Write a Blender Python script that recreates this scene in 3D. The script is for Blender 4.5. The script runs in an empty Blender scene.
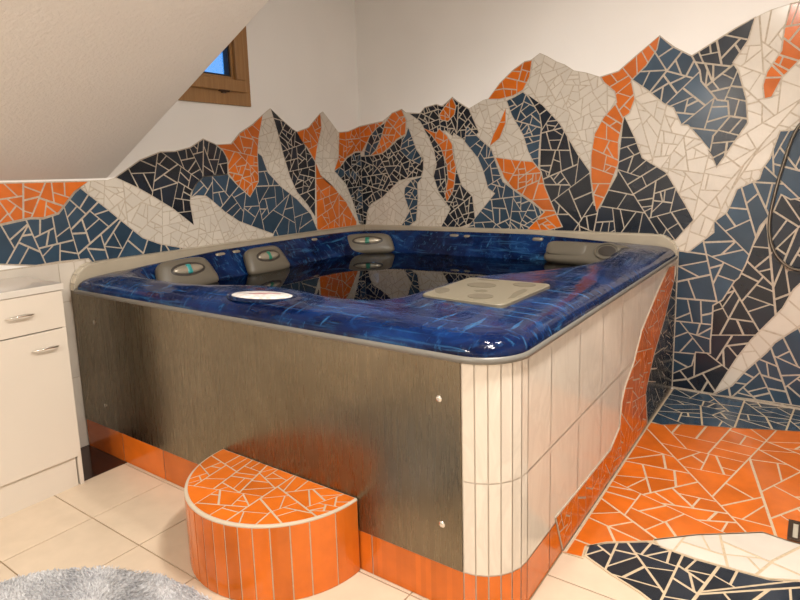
import bpy, bmesh, math, random
from mathutils import Vector, Matrix
random.seed(11)
SC = bpy.context.scene
COL = SC.collection
PI = math.pi
L = 2.4314            # side of the square tub enclosure
LEFT_REGIONS = [
    ('white',0.075,0,[(-3.6,1.4),(-2.69,1.401),(-2.176,1.399),(-2.13,1.411),(-1.974,1.505),(-1.845,1.55),(-1.745,1.557),(-1.64,1.579),(-1.542,1.632),(-1.447,1.601),(-1.329,1.608),(-1.254,1.678),(-1.143,1.738),(-1.05,1.805),(-0.973,1.854),(-0.885,1.789),(-0.792,1.737),(-0.729,1.704),(-0.608,1.741),(-0.47,1.85),(-0.439,1.867),(-0.36,1.801),(-0.272,1.722),(-0.149,1.73),(-0.004,1.775),(0,0.9),(-2.4,0.9),(-2.4,0.99),(-2.323,0.993),(-2.475,0.998),(-2.58,0.994),(-2.735,1.022),(-3.6,0.99)],[]),
    ('orange',0.13,1,[(-3.6,1.395),(-2.69,1.399),(-2.279,1.394),(-2.356,1.343),(-2.447,1.242),(-2.521,1.223),(-2.58,1.228),(-2.713,1.208),(-3.6,1.22)],[(-2.624,1.307),(-2.679,1.348),(-2.565,1.352),(-2.545,1.37),(-2.492,1.349),(-2.423,1.366),(-2.374,1.364),(-2.42,1.306),(-2.657,1.286),(-2.648,1.252),(-2.57,1.27),(-2.529,1.273),(-2.494,1.251),(-2.463,1.268),(-2.695,1.255),(-2.597,1.234),(-2.685,1.231)]),
    ('blue',0.13,1,[(-2.713,1.205),(-2.58,1.225),(-2.521,1.22),(-2.447,1.239),(-2.355,1.341),(-2.324,1.364),(-2.209,1.262),(-2.099,1.159),(-2.004,1.073),(-1.898,1.025),(-1.776,0.992),(-1.65,0.94),(-2.28,0.94),(-2.323,0.993),(-2.475,0.998),(-2.58,0.994),(-2.735,1.022),(-3.6,0.99),(-3.6,1.2)],[(-2.675,1.169),(-2.529,1.194),(-2.596,1.171),(-2.653,1.133),(-2.593,1.117),(-2.552,1.157),(-2.532,1.125),(-2.641,1.089),(-2.702,1.086),(-2.601,1.045),(-2.502,1.102),(-2.446,1.167),(-2.405,1.132),(-2.51,1.033),(-2.543,1.067),(-2.428,1.063),(-2.404,1.009),(-2.343,1.095),(-2.321,1.008),(-2.397,1.254),(-2.372,1.206),(-2.3,1.206),(-2.347,1.158),(-2.265,1.129),(-2.269,1.287),(-2.252,1.25),(-2.273,1.055),(-2.287,1.025),(-2.184,1.067),(-2.19,1.013),(-2.203,1.198),(-2.176,1.142),(-2.353,1.333),(-2.134,1.105),(-2.02,1.06),(-1.93,1.021)]),
    ('navy',0.085,1,[(-2.13,1.411),(-1.974,1.505),(-1.845,1.55),(-1.746,1.555),(-1.64,1.579),(-1.631,1.584),(-1.543,1.632),(-1.455,1.602),(-1.387,1.552),(-1.369,1.494),(-1.376,1.415),(-1.446,1.411),(-1.561,1.405),(-1.615,1.368),(-1.663,1.306),(-1.673,1.25),(-1.66,1.112),(-1.796,1.221),(-1.933,1.308),(-2.012,1.354)],[(-2.07,1.437),(-2.001,1.464),(-1.927,1.519),(-1.848,1.519),(-1.985,1.401),(-1.923,1.407),(-1.856,1.434),(-1.878,1.377),(-1.802,1.49),(-1.765,1.526),(-1.846,1.297),(-1.758,1.432),(-1.679,1.534),(-1.701,1.402),(-1.603,1.594),(-1.735,1.314),(-1.752,1.233),(-1.701,1.313),(-1.698,1.162),(-1.61,1.43),(-1.7,1.23),(-1.664,1.549),(-1.613,1.571),(-1.566,1.529),(-1.525,1.6),(-1.561,1.585),(-1.671,1.48),(-1.608,1.445),(-1.519,1.48),(-1.466,1.487),(-1.442,1.544),(-1.41,1.501),(-1.434,1.443),(-1.524,1.43),(-1.497,1.53),(-1.694,1.412),(-1.651,1.348),(-1.704,1.308),(-1.396,1.457)]),
    ('blue',0.08,1,[(-1.561,1.405),(-1.446,1.411),(-1.376,1.415),(-1.312,1.351),(-1.205,1.263),(-1.133,1.346),(-1.115,1.555),(-1.076,1.532),(-1.032,1.422),(-0.92,1.323),(-0.766,1.225),(-0.627,1.104),(-0.571,0.99),(-0.55,0.94),(-1.05,0.94),(-1.013,0.993),(-1.159,1.047),(-1.314,1.108),(-1.422,1.177),(-1.506,1.248),(-1.555,1.284),(-1.623,1.29),(-1.666,1.278),(-1.65,1.32),(-1.615,1.368)],[(-1.529,1.38),(-1.594,1.325),(-1.479,1.342),(-1.405,1.361),(-1.518,1.307),(-1.351,1.337),(-1.43,1.281),(-1.453,1.238),(-1.317,1.291),(-1.375,1.173),(-1.281,1.259),(-1.205,1.224),(-1.115,1.314),(-1.092,1.47),(-1.024,1.39),(-0.963,1.34),(-1.078,1.383),(-1.04,1.199),(-0.932,1.176),(-0.925,1.257),(-1.233,1.132),(-1.134,1.093),(-1.005,1.099),(-1.209,1.177),(-0.838,1.203),(-0.877,1.288),(-0.845,1.12),(-0.92,1.042),(-0.778,1.064),(-0.683,1.021),(-0.748,1.147),(-0.655,1.071),(-0.828,1.034),(-1.311,1.138),(-1.351,1.232),(-1.011,1.286)]),
    ('orange',0.08,2,[(-1.446,1.599),(-1.33,1.607),(-1.254,1.678),(-1.14,1.738),(-1.049,1.804),(-1.096,1.656),(-1.116,1.547),(-1.122,1.361),(-1.205,1.263),(-1.312,1.351),(-1.372,1.42),(-1.367,1.508),(-1.404,1.567)],[]),
    ('navy',0.075,1,[(-0.969,1.85),(-0.882,1.79),(-0.774,1.723),(-0.728,1.705),(-0.685,1.652),(-0.618,1.569),(-0.553,1.492),(-0.583,1.083),(-0.659,1.176),(-0.762,1.275),(-0.824,1.386),(-0.879,1.55),(-0.914,1.677)],[]),
    ('orange',0.08,1,[(-0.728,1.705),(-0.605,1.741),(-0.471,1.85),(-0.465,1.744),(-0.528,1.587),(-0.553,1.497),(-0.628,1.594),(-0.708,1.659)],[]),
    ('orange',0.1,2,[(-0.548,1.484),(-0.503,1.396),(-0.403,1.314),(-0.504,1.38),(-0.349,1.29),(-0.215,1.173),(-0.092,1.004),(-0.1,0.94),(-0.5,0.94),(-0.571,0.994)],[]),
    ('orange',0.08,1,[(-0.264,1.718),(-0.15,1.73),(-0.004,1.775),(-0.004,1.575),(-0.071,1.572),(-0.192,1.524),(-0.268,1.452),(-0.34,1.425),(-0.283,1.524)],[]),
    ('navyblue',0.06,1,[(-0.072,1.566),(-0.004,1.57),(-0.004,0.93),(-0.061,0.995),(-0.127,1.168),(-0.206,1.313),(-0.34,1.42),(-0.253,1.461),(-0.177,1.524)],[]),
]
BACK_REGIONS = [
    ('white',0.075,0,[(0.004,1.78),(0.24,1.804),(0.33,1.855),(0.426,1.878),(0.463,1.851),(0.594,1.836),(0.637,1.873),(0.74,1.886),(0.791,1.875),(0.877,1.928),(0.919,1.891),(1.011,1.835),(1.126,1.884),(1.173,1.891),(1.306,2.023),(1.403,2.085),(1.486,2.114),(1.544,2.147),(1.592,2.122),(1.659,2.078),(1.714,2.053),(1.774,2.009),(1.856,1.986),(1.946,1.949),(2.054,1.971),(2.138,2.036),(2.284,2.147),(2.383,2.06),(2.462,2.009),(2.556,2.061),(2.672,2.125),(2.768,2.17),(2.843,2.198),(2.926,2.212),(2.966,2.218),(3.4,2.32),(4.38,2.3),(4.38,0.004),(2.44,0.004),(2.44,0.9),(0,0.9)],[(2.804,2.137),(2.859,2.128),(2.79,2.049),(2.762,1.998),(2.824,1.989),(2.772,1.926),(2.719,1.954),(2.723,1.89),(2.776,1.855),(2.828,1.919),(2.857,1.95),(2.805,1.789),(2.791,1.705),(2.859,1.706),(2.85,1.65),(2.801,1.625),(2.925,1.63),(2.932,1.727),(2.95,1.822),(2.867,1.789),(2.878,2.016),(2.354,1.688),(2.334,1.628),(2.411,1.545),(2.467,1.573),(2.514,1.486),(2.37,1.469),(2.307,1.567),(2.731,1.498),(2.833,1.522),(2.824,1.45),(2.774,1.423),(2.335,1.5),(2.414,1.483),(2.47,1.494),(2.352,1.41),(2.437,1.387),(2.503,1.452),(2.555,1.396),(2.413,1.332),(2.473,1.276),(2.496,1.324),(2.531,1.248),(2.469,1.221),(2.588,1.207),(2.56,1.295),(2.59,1.295),(2.661,1.207),(2.665,1.353),(2.709,1.306),(2.741,1.455),(2.768,1.377),(2.842,1.464),(2.516,1.152),(2.555,1.125),(2.617,1.105),(2.591,1.016),(2.529,1.014),(2.469,0.927),(2.499,0.971),(2.451,0.898),(2.166,1.85),(2.231,1.801),(2.255,1.713),(2.192,1.696),(2.179,1.752),(2.295,1.731),(2.359,1.662),(2.227,1.606),(2.3,1.602),(2.401,1.627),(2.241,1.507),(2.304,1.504),(2.364,1.555),(2.389,1.435),(2.465,1.528),(2.349,1.404),(2.507,1.463),(2.433,1.337),(2.307,1.428)]),
    ('orange',0.08,1,[(0.004,1.775),(0.251,1.798),(0.191,1.748),(0.106,1.689),(0.02,1.575),(0.004,1.57)],[]),
    ('navyblue',0.06,2,[(0.269,1.788),(0.223,1.673),(0.161,1.578),(0.111,1.54),(0.044,1.537),(0.045,1.572),(0.106,1.692),(0.18,1.752)],[]),
    ('orange',0.075,3,[(0.269,1.791),(0.333,1.855),(0.427,1.877),(0.468,1.791),(0.456,1.686),(0.371,1.652),(0.301,1.596),(0.23,1.553),(0.116,1.539),(0.173,1.583),(0.224,1.682)],[]),
    ('navy',0.065,1,[(0.004,1.535),(0.116,1.536),(0.23,1.55),(0.301,1.592),(0.375,1.648),(0.46,1.682),(0.484,1.737),(0.525,1.647),(0.555,1.566),(0.617,1.502),(0.615,1.414),(0.592,1.361),(0.483,1.349),(0.382,1.329),(0.312,1.274),(0.216,1.2),(0.094,1.143),(0.054,1.084),(0.03,0.95),(0.004,0.95)],[]),
    ('blue',0.065,2,[(0.46,1.682),(0.484,1.737),(0.525,1.647),(0.555,1.566),(0.606,1.502),(0.584,1.45),(0.477,1.498),(0.401,1.564),(0.426,1.644)],[]),
    ('blue',0.06,2,[(0.603,1.357),(0.558,1.308),(0.559,1.182),(0.539,1.018),(0.42,0.94),(0.37,0.94),(0.475,1.09),(0.428,1.218),(0.436,1.273),(0.505,1.336)],[]),
    ('navy',0.06,1,[(0.498,1.838),(0.594,1.834),(0.637,1.873),(0.74,1.887),(0.79,1.869),(0.876,1.925),(0.919,1.891),(1.014,1.831),(1.093,1.662),(0.996,1.596),(0.886,1.669),(0.876,1.645),(0.817,1.69),(0.756,1.686),(0.695,1.681),(0.627,1.719),(0.592,1.774)],[]),
    ('orange',0.06,2,[(0.876,1.925),(0.908,1.859),(0.894,1.802),(0.838,1.756),(0.778,1.772),(0.765,1.812),(0.83,1.882)],[]),
    ('navy',0.065,1,[(0.627,1.714),(0.736,1.675),(0.826,1.652),(0.879,1.585),(0.902,1.423),(0.911,1.389),(0.949,1.286),(1.036,1.208),(1.059,1.021),(0.83,0.94),(0.74,0.94),(0.847,1.112),(0.747,1.235),(0.702,1.359),(0.731,1.446),(0.712,1.55),(0.663,1.657)],[]),
    ('orange',0.075,2,[(0.627,1.719),(0.736,1.678),(0.761,1.711),(0.826,1.656),(0.871,1.594),(0.883,1.492),(0.902,1.423),(0.886,1.304),(0.869,1.235),(0.817,1.165),(0.804,1.217),(0.831,1.339),(0.822,1.443),(0.774,1.565),(0.694,1.664)],[]),
    ('blue',0.075,3,[(1.005,1.708),(1.111,1.608),(1.19,1.545),(1.228,1.439),(1.28,1.31),(1.381,1.239),(1.505,1.158),(1.601,1.091),(1.673,1.006),(1.42,0.94),(0.96,0.94),(1.215,1.228),(1.162,1.264),(1.123,1.395),(1.084,1.479),(0.976,1.603),(0.991,1.697)],[]),
    ('orange',0.085,4,[(1.223,1.481),(1.381,1.457),(1.503,1.442),(1.563,1.373),(1.588,1.271),(1.648,1.137),(1.715,1.003),(1.47,0.94),(1.43,0.94),(1.589,1.102),(1.505,1.17),(1.356,1.262),(1.293,1.333)],[]),
    ('blue',0.075,1,[(1.305,1.863),(1.367,1.884),(1.428,1.911),(1.464,1.875),(1.548,1.748),(1.56,1.671),(1.545,1.518),(1.539,1.373),(1.503,1.442),(1.466,1.51),(1.429,1.624),(1.343,1.764)],[]),
    ('orange',0.08,1,[(1.165,1.885),(1.255,1.984),(1.355,2.061),(1.439,2.105),(1.491,2.109),(1.475,2.004),(1.428,1.922),(1.355,1.89),(1.255,1.877)],[]),
    ('orange',0.09,1,[(1.3,1.812),(1.3,1.711),(1.255,1.611),(1.177,1.562),(1.203,1.637),(1.255,1.725)],[]),
    ('navy',0.09,2,[(1.464,1.886),(1.568,1.812),(1.686,1.686),(1.81,1.48),(1.89,1.369),(1.924,1.15),(1.96,1.131),(1.996,1.214),(2.061,1.34),(2.079,1.555),(2.094,1.704),(2.163,1.567),(2.211,1.442),(2.351,1.35),(2.462,1.163),(2.515,1.065),(2.463,0.998),(2.42,0.94),(1.42,0.94),(1.645,1.136),(1.588,1.271),(1.551,1.384),(1.553,1.518),(1.562,1.671),(1.548,1.748)],[(1.724,1.615),(1.763,1.53),(1.752,1.436),(1.838,1.397),(1.766,1.328),(1.841,1.255),(1.744,1.183),(1.843,1.135),(1.893,1.064),(1.771,1.012),(1.988,1.054),(2.119,1.613),(2.121,1.535),(2.166,1.511),(2.112,1.48),(2.18,1.399),(2.115,1.401),(2.234,1.408),(2.139,1.321),(2.206,1.275),(2.096,1.276),(2.053,1.207),(2.166,1.161),(2.113,1.068),(2.269,1.318),(2.333,1.295),(2.251,1.207),(2.357,1.207),(2.318,1.14),(2.42,1.163),(2.383,1.062),(2.257,1.048),(2.464,1.075),(2.427,0.997),(2.171,1.023),(2.323,1.004)]),
    ('orange',0.085,3,[(1.947,1.95),(2.054,1.971),(2.138,2.036),(2.284,2.146),(2.273,2.071),(2.214,1.984),(2.132,1.908),(2.157,1.797),(2.127,1.712),(2.095,1.693),(2.066,1.549),(2.07,1.413),(2.006,1.23),(1.939,1.108),(1.899,1.325),(1.896,1.466),(1.916,1.603),(1.971,1.702),(2.048,1.785),(2.035,1.852),(1.966,1.915)],[(2.0,1.922),(2.066,1.937),(2.129,1.984),(2.182,1.999),(2.232,2.066),(2.262,2.083),(2.067,1.882),(2.112,1.856),(2.081,1.804),(2.125,1.767),(2.039,1.719),(2.006,1.677),(2.063,1.639),(1.962,1.623),(2.02,1.597),(1.953,1.521),(2.033,1.506),(1.944,1.417),(2.025,1.403),(1.981,1.324),(1.96,1.242),(1.938,1.183),(2.105,1.725)]),
    ('navy',0.11,2,[(2.462,2.009),(2.556,2.061),(2.672,2.125),(2.768,2.17),(2.74,2.05),(2.675,1.945),(2.703,1.899),(2.75,1.744),(2.764,1.613),(2.655,1.427),(2.62,1.37),(2.592,1.435),(2.569,1.476),(2.582,1.468),(2.594,1.55),(2.67,1.649),(2.659,1.738),(2.605,1.75),(2.518,1.862),(2.508,1.922)],[(2.608,2.097),(2.724,2.115),(2.531,2.029),(2.578,2.03),(2.618,2.031),(2.573,1.987),(2.684,2.008),(2.491,1.983),(2.556,1.931),(2.664,1.904),(2.531,1.875),(2.559,1.865),(2.598,1.897),(2.626,1.857),(2.568,1.82),(2.623,1.792),(2.696,1.785),(2.681,1.692),(2.726,1.703),(2.698,1.625),(2.727,1.579),(2.683,1.538),(2.625,1.481),(2.679,1.478),(2.642,1.412)]),
    ('blue',0.12,1,[(2.285,2.145),(2.36,2.074),(2.462,2.009),(2.508,1.922),(2.518,1.862),(2.605,1.75),(2.659,1.738),(2.67,1.649),(2.594,1.55),(2.582,1.468),(2.526,1.539),(2.458,1.619),(2.422,1.622),(2.375,1.725),(2.322,1.752),(2.223,1.843),(2.132,1.914),(2.212,1.983),(2.271,2.071)],[(2.302,2.075),(2.363,2.014),(2.426,2.035),(2.36,1.901),(2.466,1.919),(2.399,1.837),(2.317,1.876),(2.415,1.79),(2.535,1.793),(2.432,1.728),(2.52,1.653),(2.628,1.682),(2.42,1.668),(2.545,1.568),(2.632,1.607),(2.342,1.812),(2.262,1.974),(2.228,1.87),(2.203,1.919),(2.282,1.818)]),
    ('orange',0.14,1,[(2.926,2.211),(2.966,2.213),(3.2,2.25),(3.2,2.0),(2.985,1.92),(2.913,1.84),(2.87,1.74),(2.833,1.733),(2.822,1.808),(2.837,1.876),(2.898,1.979),(2.904,2.087)],[(2.929,2.15),(2.934,2.069),(2.928,1.982),(2.92,1.908),(2.883,1.933),(2.874,1.872),(2.86,1.804),(2.904,1.882),(2.972,2.023),(2.965,2.144)]),
    ('navy',0.13,1,[(2.922,1.558),(2.966,1.558),(3.25,1.62),(4.37,1.45),(4.37,0.012),(2.436,0.012),(2.436,0.9),(2.454,0.815),(2.569,0.584),(2.769,0.781),(2.826,0.93),(2.906,1.129)],[(2.869,0.998),(2.912,1.025),(2.983,1.117),(3.011,1.181),(2.983,1.021),(2.984,0.924),(2.865,0.865),(2.943,0.869),(3.027,0.926),(3.014,0.795),(2.837,0.762),(2.905,0.767),(2.721,0.663),(2.892,0.709),(2.826,0.719),(2.899,0.817),(2.985,0.656),(2.902,0.656),(2.727,0.552),(2.834,0.579),(2.77,0.516),(2.681,0.482),(2.902,0.539),(2.746,0.433),(2.813,0.466),(2.791,0.366),(2.71,0.338),(2.7,0.254),(2.726,0.283),(2.607,0.231),(2.471,0.097),(2.523,0.124),(2.593,0.068),(2.662,0.14),(2.519,0.037),(2.639,0.025)]),
    ('blue',0.13,2,[(2.917,1.56),(2.966,1.56),(3.3,1.63),(3.32,1.4),(3.031,1.194),(2.989,1.187),(2.945,1.213),(2.917,1.129),(2.855,1.037),(2.827,0.93),(2.799,0.82),(2.768,0.736),(2.746,0.713),(2.69,0.596),(2.642,0.559),(2.642,0.411),(2.638,0.345),(2.642,0.262),(2.562,0.258),(2.544,0.17),(2.437,0.1),(2.437,0.88),(2.491,0.872),(2.623,0.996),(2.62,1.058),(2.683,1.113),(2.699,1.154),(2.729,1.247),(2.835,1.304),(2.848,1.361),(2.878,1.411)],[(2.798,1.246),(2.721,1.18),(2.854,1.252),(2.88,1.386),(2.884,1.309),(2.922,1.219),(2.97,1.32),(2.974,1.433),(2.931,1.434),(2.907,1.486),(2.725,1.107),(2.828,1.128),(2.668,1.059),(2.66,0.977),(2.777,1.008),(2.553,0.903),(2.639,0.914),(2.739,0.844),(2.506,0.816),(2.626,0.795),(2.464,0.741),(2.707,0.759),(2.517,0.776),(2.645,0.785),(2.565,0.674),(2.471,0.641),(2.677,0.699),(2.484,0.509),(2.501,0.469),(2.55,0.516),(2.622,0.524),(2.617,0.482),(2.467,0.388),(2.541,0.39),(2.598,0.422),(2.622,0.384),(2.595,0.339),(2.463,0.303),(2.538,0.288),(2.452,0.198)]),
    ('blue',0.12,2,[(2.676,0.01),(2.765,0.083),(2.828,0.185),(2.928,0.314),(2.963,0.375),(3.035,0.447),(3.077,0.483),(3.4,0.55),(3.4,0.03),(2.9,0.02)],[(2.862,0.183),(2.817,0.142),(2.907,0.223),(2.956,0.279),(3.028,0.368),(3.057,0.295),(2.973,0.218),(3.026,0.18),(3.062,0.218),(2.868,0.086),(2.78,0.053),(2.725,0.025),(2.821,0.061),(2.844,0.024),(2.928,0.081),(2.918,0.03),(2.995,0.054),(3.071,0.077),(3.004,0.128),(3.08,0.142)]),
    ('white',0.12,3,[(2.668,0.014),(2.72,0.125),(2.777,0.25),(2.845,0.374),(2.918,0.479),(2.989,0.58),(3.033,0.691),(3.061,0.727),(3.3,0.8),(3.3,0.5),(3.076,0.491),(3.035,0.447),(2.963,0.375),(2.928,0.314),(2.828,0.185),(2.765,0.083)],[(3.034,0.661),(3.04,0.57),(2.971,0.47),(2.949,0.404),(2.886,0.364),(2.821,0.322),(2.837,0.276),(2.799,0.229),(2.755,0.131),(2.71,0.047)]),
]
SIDE_REGIONS = [
    ('orange',0.1,1,[(-0.084,0.8),(-0.249,0.814),(-0.529,0.709),(-0.84,0.577),(-0.986,0.445),(-1.129,0.372),(-1.18,0.315),(-1.209,0.199),(-1.351,0.149),(-1.75,0.162),(-2.027,0.175),(-1.95,0.006),(-0.66,0.006),(-0.72,0.2),(-0.684,0.248),(-0.552,0.378),(-0.325,0.515),(-0.084,0.709)],[]),
    ('navy',0.095,1,[(-0.032,0.742),(-0.323,0.505),(-0.55,0.368),(-0.683,0.239),(-0.71,0.2),(-0.64,0.006),(-0.013,0.006),(-0.013,0.82)],[]),
]
FLOOR_REGIONS = [
    ('blue',0.12,1,[(2.445,-0.006),(4.38,-0.006),(4.38,-0.3),(3.116,-0.333),(2.818,-0.462),(2.583,-0.551),(2.502,-0.612),(2.442,-0.6)],[]),
    ('orange',0.14,1,[(2.442,-0.61),(2.502,-0.612),(2.583,-0.551),(2.818,-0.462),(3.116,-0.333),(4.38,-0.3),(4.38,-1.45),(3.146,-1.447),(3.105,-1.447),(3.028,-1.437),(2.819,-1.59),(2.699,-1.702),(2.699,-1.713),(2.553,-1.815),(2.498,-1.881),(2.508,-1.951),(2.429,-1.959),(2.445,-1.95)],[(2.493,-0.906),(2.528,-0.736),(2.619,-0.654),(2.685,-0.739),(2.558,-1.048),(2.755,-0.646),(2.864,-0.58),(2.956,-0.523),(3.063,-0.457),(2.646,-0.905),(2.645,-1.078),(2.724,-0.987),(2.808,-0.804),(2.624,-1.21),(2.786,-0.99),(2.862,-0.725),(2.958,-0.756),(3.027,-0.668),(3.011,-0.889),(2.87,-0.938),(2.733,-1.142),(2.828,-1.082),(2.955,-1.077),(2.696,-1.346),(2.618,-1.395),(2.742,-1.283),(2.862,-1.241),(2.832,-1.327),(3.08,-0.847),(3.112,-0.978),(3.068,-1.177),(2.686,-1.515),(2.796,-1.445),(2.896,-1.412),(2.938,-1.324),(3.015,-1.336),(2.778,-1.575),(2.708,-1.619),(2.867,-1.489),(2.961,-1.429),(2.932,-1.504),(3.1,-1.34),(2.429,-0.872),(2.509,-0.99),(2.472,-1.186),(2.475,-1.379),(2.485,-1.58),(2.52,-1.491),(2.435,-1.706),(2.501,-1.78),(2.557,-1.628),(2.461,-1.913),(2.617,-1.589),(2.612,-1.681),(2.457,-1.427)]),
    ('white',0.2,1,[(2.699,-1.702),(2.819,-1.59),(3.028,-1.437),(3.105,-1.447),(3.146,-1.447),(4.38,-1.45),(4.38,-1.75),(3.152,-1.68),(3.065,-1.726),(2.968,-1.733),(2.843,-1.743),(2.719,-1.735)],[(2.757,-1.671),(2.825,-1.627),(2.881,-1.591),(2.872,-1.699),(2.945,-1.627),(2.995,-1.669),(3.037,-1.641),(3.085,-1.512),(3.083,-1.681),(3.133,-1.603)]),
    ('navy',0.11,1,[(2.509,-1.933),(2.503,-1.873),(2.554,-1.819),(2.677,-1.732),(2.729,-1.733),(2.72,-1.739),(2.843,-1.747),(2.968,-1.737),(3.065,-1.73),(3.152,-1.685),(4.38,-1.78),(4.38,-2.9),(2.95,-2.35),(2.759,-2.046),(2.72,-2.024),(2.614,-1.984)],[(2.521,-1.888),(2.571,-1.83),(2.542,-1.912),(2.616,-1.801),(2.613,-1.891),(2.661,-1.772),(2.651,-1.89),(2.702,-1.784),(2.705,-1.856),(2.739,-1.785),(2.761,-1.89),(2.791,-1.8),(2.723,-1.936),(2.76,-1.998),(2.827,-1.869),(2.83,-1.953),(2.854,-1.829),(2.853,-1.807),(2.814,-1.785),(2.913,-1.835),(2.876,-1.881),(2.939,-1.774),(2.997,-1.803),(2.973,-1.881),(3.048,-1.79),(3.118,-1.766),(2.934,-1.906)]),
]


# ------------------------------------------------------------------ helpers
class MB:
    """collects geometry for ONE mesh object"""
    def __init__(s): s.v=[]; s.f=[]; s.m=[]; s.smooth=False
    def poly(s, pts, mi=0):
        b=len(s.v); s.v+=[tuple(p) for p in pts]; s.f.append(tuple(range(b,b+len(pts)))); s.m.append(mi)
    def box(s, x0,y0,z0,x1,y1,z1, mi=0):
        b=len(s.v)
        s.v+=[(x0,y0,z0),(x1,y0,z0),(x1,y1,z0),(x0,y1,z0),(x0,y0,z1),(x1,y0,z1),(x1,y1,z1),(x0,y1,z1)]
        for q in ((3,2,1,0),(4,5,6,7),(0,1,5,4),(1,2,6,5),(2,3,7,6),(3,0,4,7)):
            s.f.append(tuple(b+i for i in q)); s.m.append(mi)
    def prism(s, bottom, top, mi=0, caps=True, mside=None):
        n=len(bottom); b=len(s.v); s.v+=[tuple(p) for p in bottom]+[tuple(p) for p in top]
        ms = mi if mside is None else mside
        for i in range(n):
            j=(i+1)%n; s.f.append((b+i,b+j,b+n+j,b+n+i)); s.m.append(ms)
        if caps:
            s.f.append(tuple(range(b+n-1,b-1,-1))); s.m.append(mi)
            s.f.append(tuple(range(b+n,b+2*n))); s.m.append(mi)
    def rings(s, rings, mi=0, closed=True, cap0=False, cap1=False):
        n=len(rings[0]); b=len(s.v)
        for r in rings: s.v+=[tuple(p) for p in r]
        for k in range(len(rings)-1):
            for i in range(n if closed else n-1):
                j=(i+1)%n
                s.f.append((b+k*n+i,b+k*n+j,b+(k+1)*n+j,b+(k+1)*n+i)); s.m.append(mi)
        if cap0: s.f.append(tuple(range(b+n-1,b-1,-1))); s.m.append(mi)
        if cap1:
            t=b+(len(rings)-1)*n; s.f.append(tuple(range(t,t+n))); s.m.append(mi)
    def tube(s, path, r, seg=10, mi=0, cap=True):
        path=[Vector(p) for p in path]; rg=[]; up=None
        for i,p in enumerate(path):
            a=path[max(i-1,0)]; c=path[min(i+1,len(path)-1)]
            t=(c-a).normalized()
            if up is None:
                up=Vector((0,0,1)) if abs(t.z)<.9 else Vector((1,0,0))
            n=(up-t*up.dot(t)).normalized(); bi=t.cross(n); up=n
            rr=r[i] if isinstance(r,(list,tuple)) else r
            rg.append([p+(n*math.cos(2*PI*k/seg)+bi*math.sin(2*PI*k/seg))*rr for k in range(seg)])
        s.rings(rg,mi,True,cap,cap)
    def lathe(s, prof, M=Matrix(), seg=28, mi=0):
        rg=[[M@Vector((r*math.cos(2*PI*k/seg),r*math.sin(2*PI*k/seg),z)) for k in range(seg)] for r,z in prof]
        s.rings(rg,mi,True,True,True)
    def build(s, name, mats, parent=None, smooth=None, bevel=0, seg=2, loc=None, fix=False):
        me=bpy.data.meshes.new(name); me.from_pydata(s.v,[],s.f)
        if not isinstance(mats,(list,tuple)): mats=[mats]
        for m in mats: me.materials.append(m)
        for p,mi in zip(me.polygons,s.m): p.material_index=mi
        if fix:
            bm=bmesh.new(); bm.from_mesh(me); bmesh.ops.remove_doubles(bm,verts=bm.verts,dist=1e-5)
            bmesh.ops.recalc_face_normals(bm,faces=bm.faces); bm.to_mesh(me); bm.free()
        o=bpy.data.objects.new(name,me); COL.objects.link(o)
        if bevel:
            b=o.modifiers.new('bevel','BEVEL'); b.width=bevel; b.segments=seg; b.limit_method='ANGLE'; b.angle_limit=.6
            b.harden_normals=False
        if smooth is not None:
            for p in me.polygons: p.use_smooth=True
            me.set_sharp_from_angle(angle=math.radians(smooth))
        if parent is not None:
            o.parent=parent
            o.matrix_parent_inverse=Matrix.Translation(-Vector(parent.location)) if parent.type=='EMPTY' else Matrix()
        return o

def thing(name,label,cat,loc=(0,0,0),group=None):
    o=bpy.data.objects.new(name,None); COL.objects.link(o); o.location=loc
    o.empty_display_size=.1
    o['label']=label; o['category']=cat
    if group: o['group']=group
    return o
def tag(o,label=None,cat=None,group=None,kind=None):
    if label: o['label']=label
    if cat: o['category']=cat
    if group: o['group']=group
    if kind: o['kind']=kind
    return o

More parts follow.
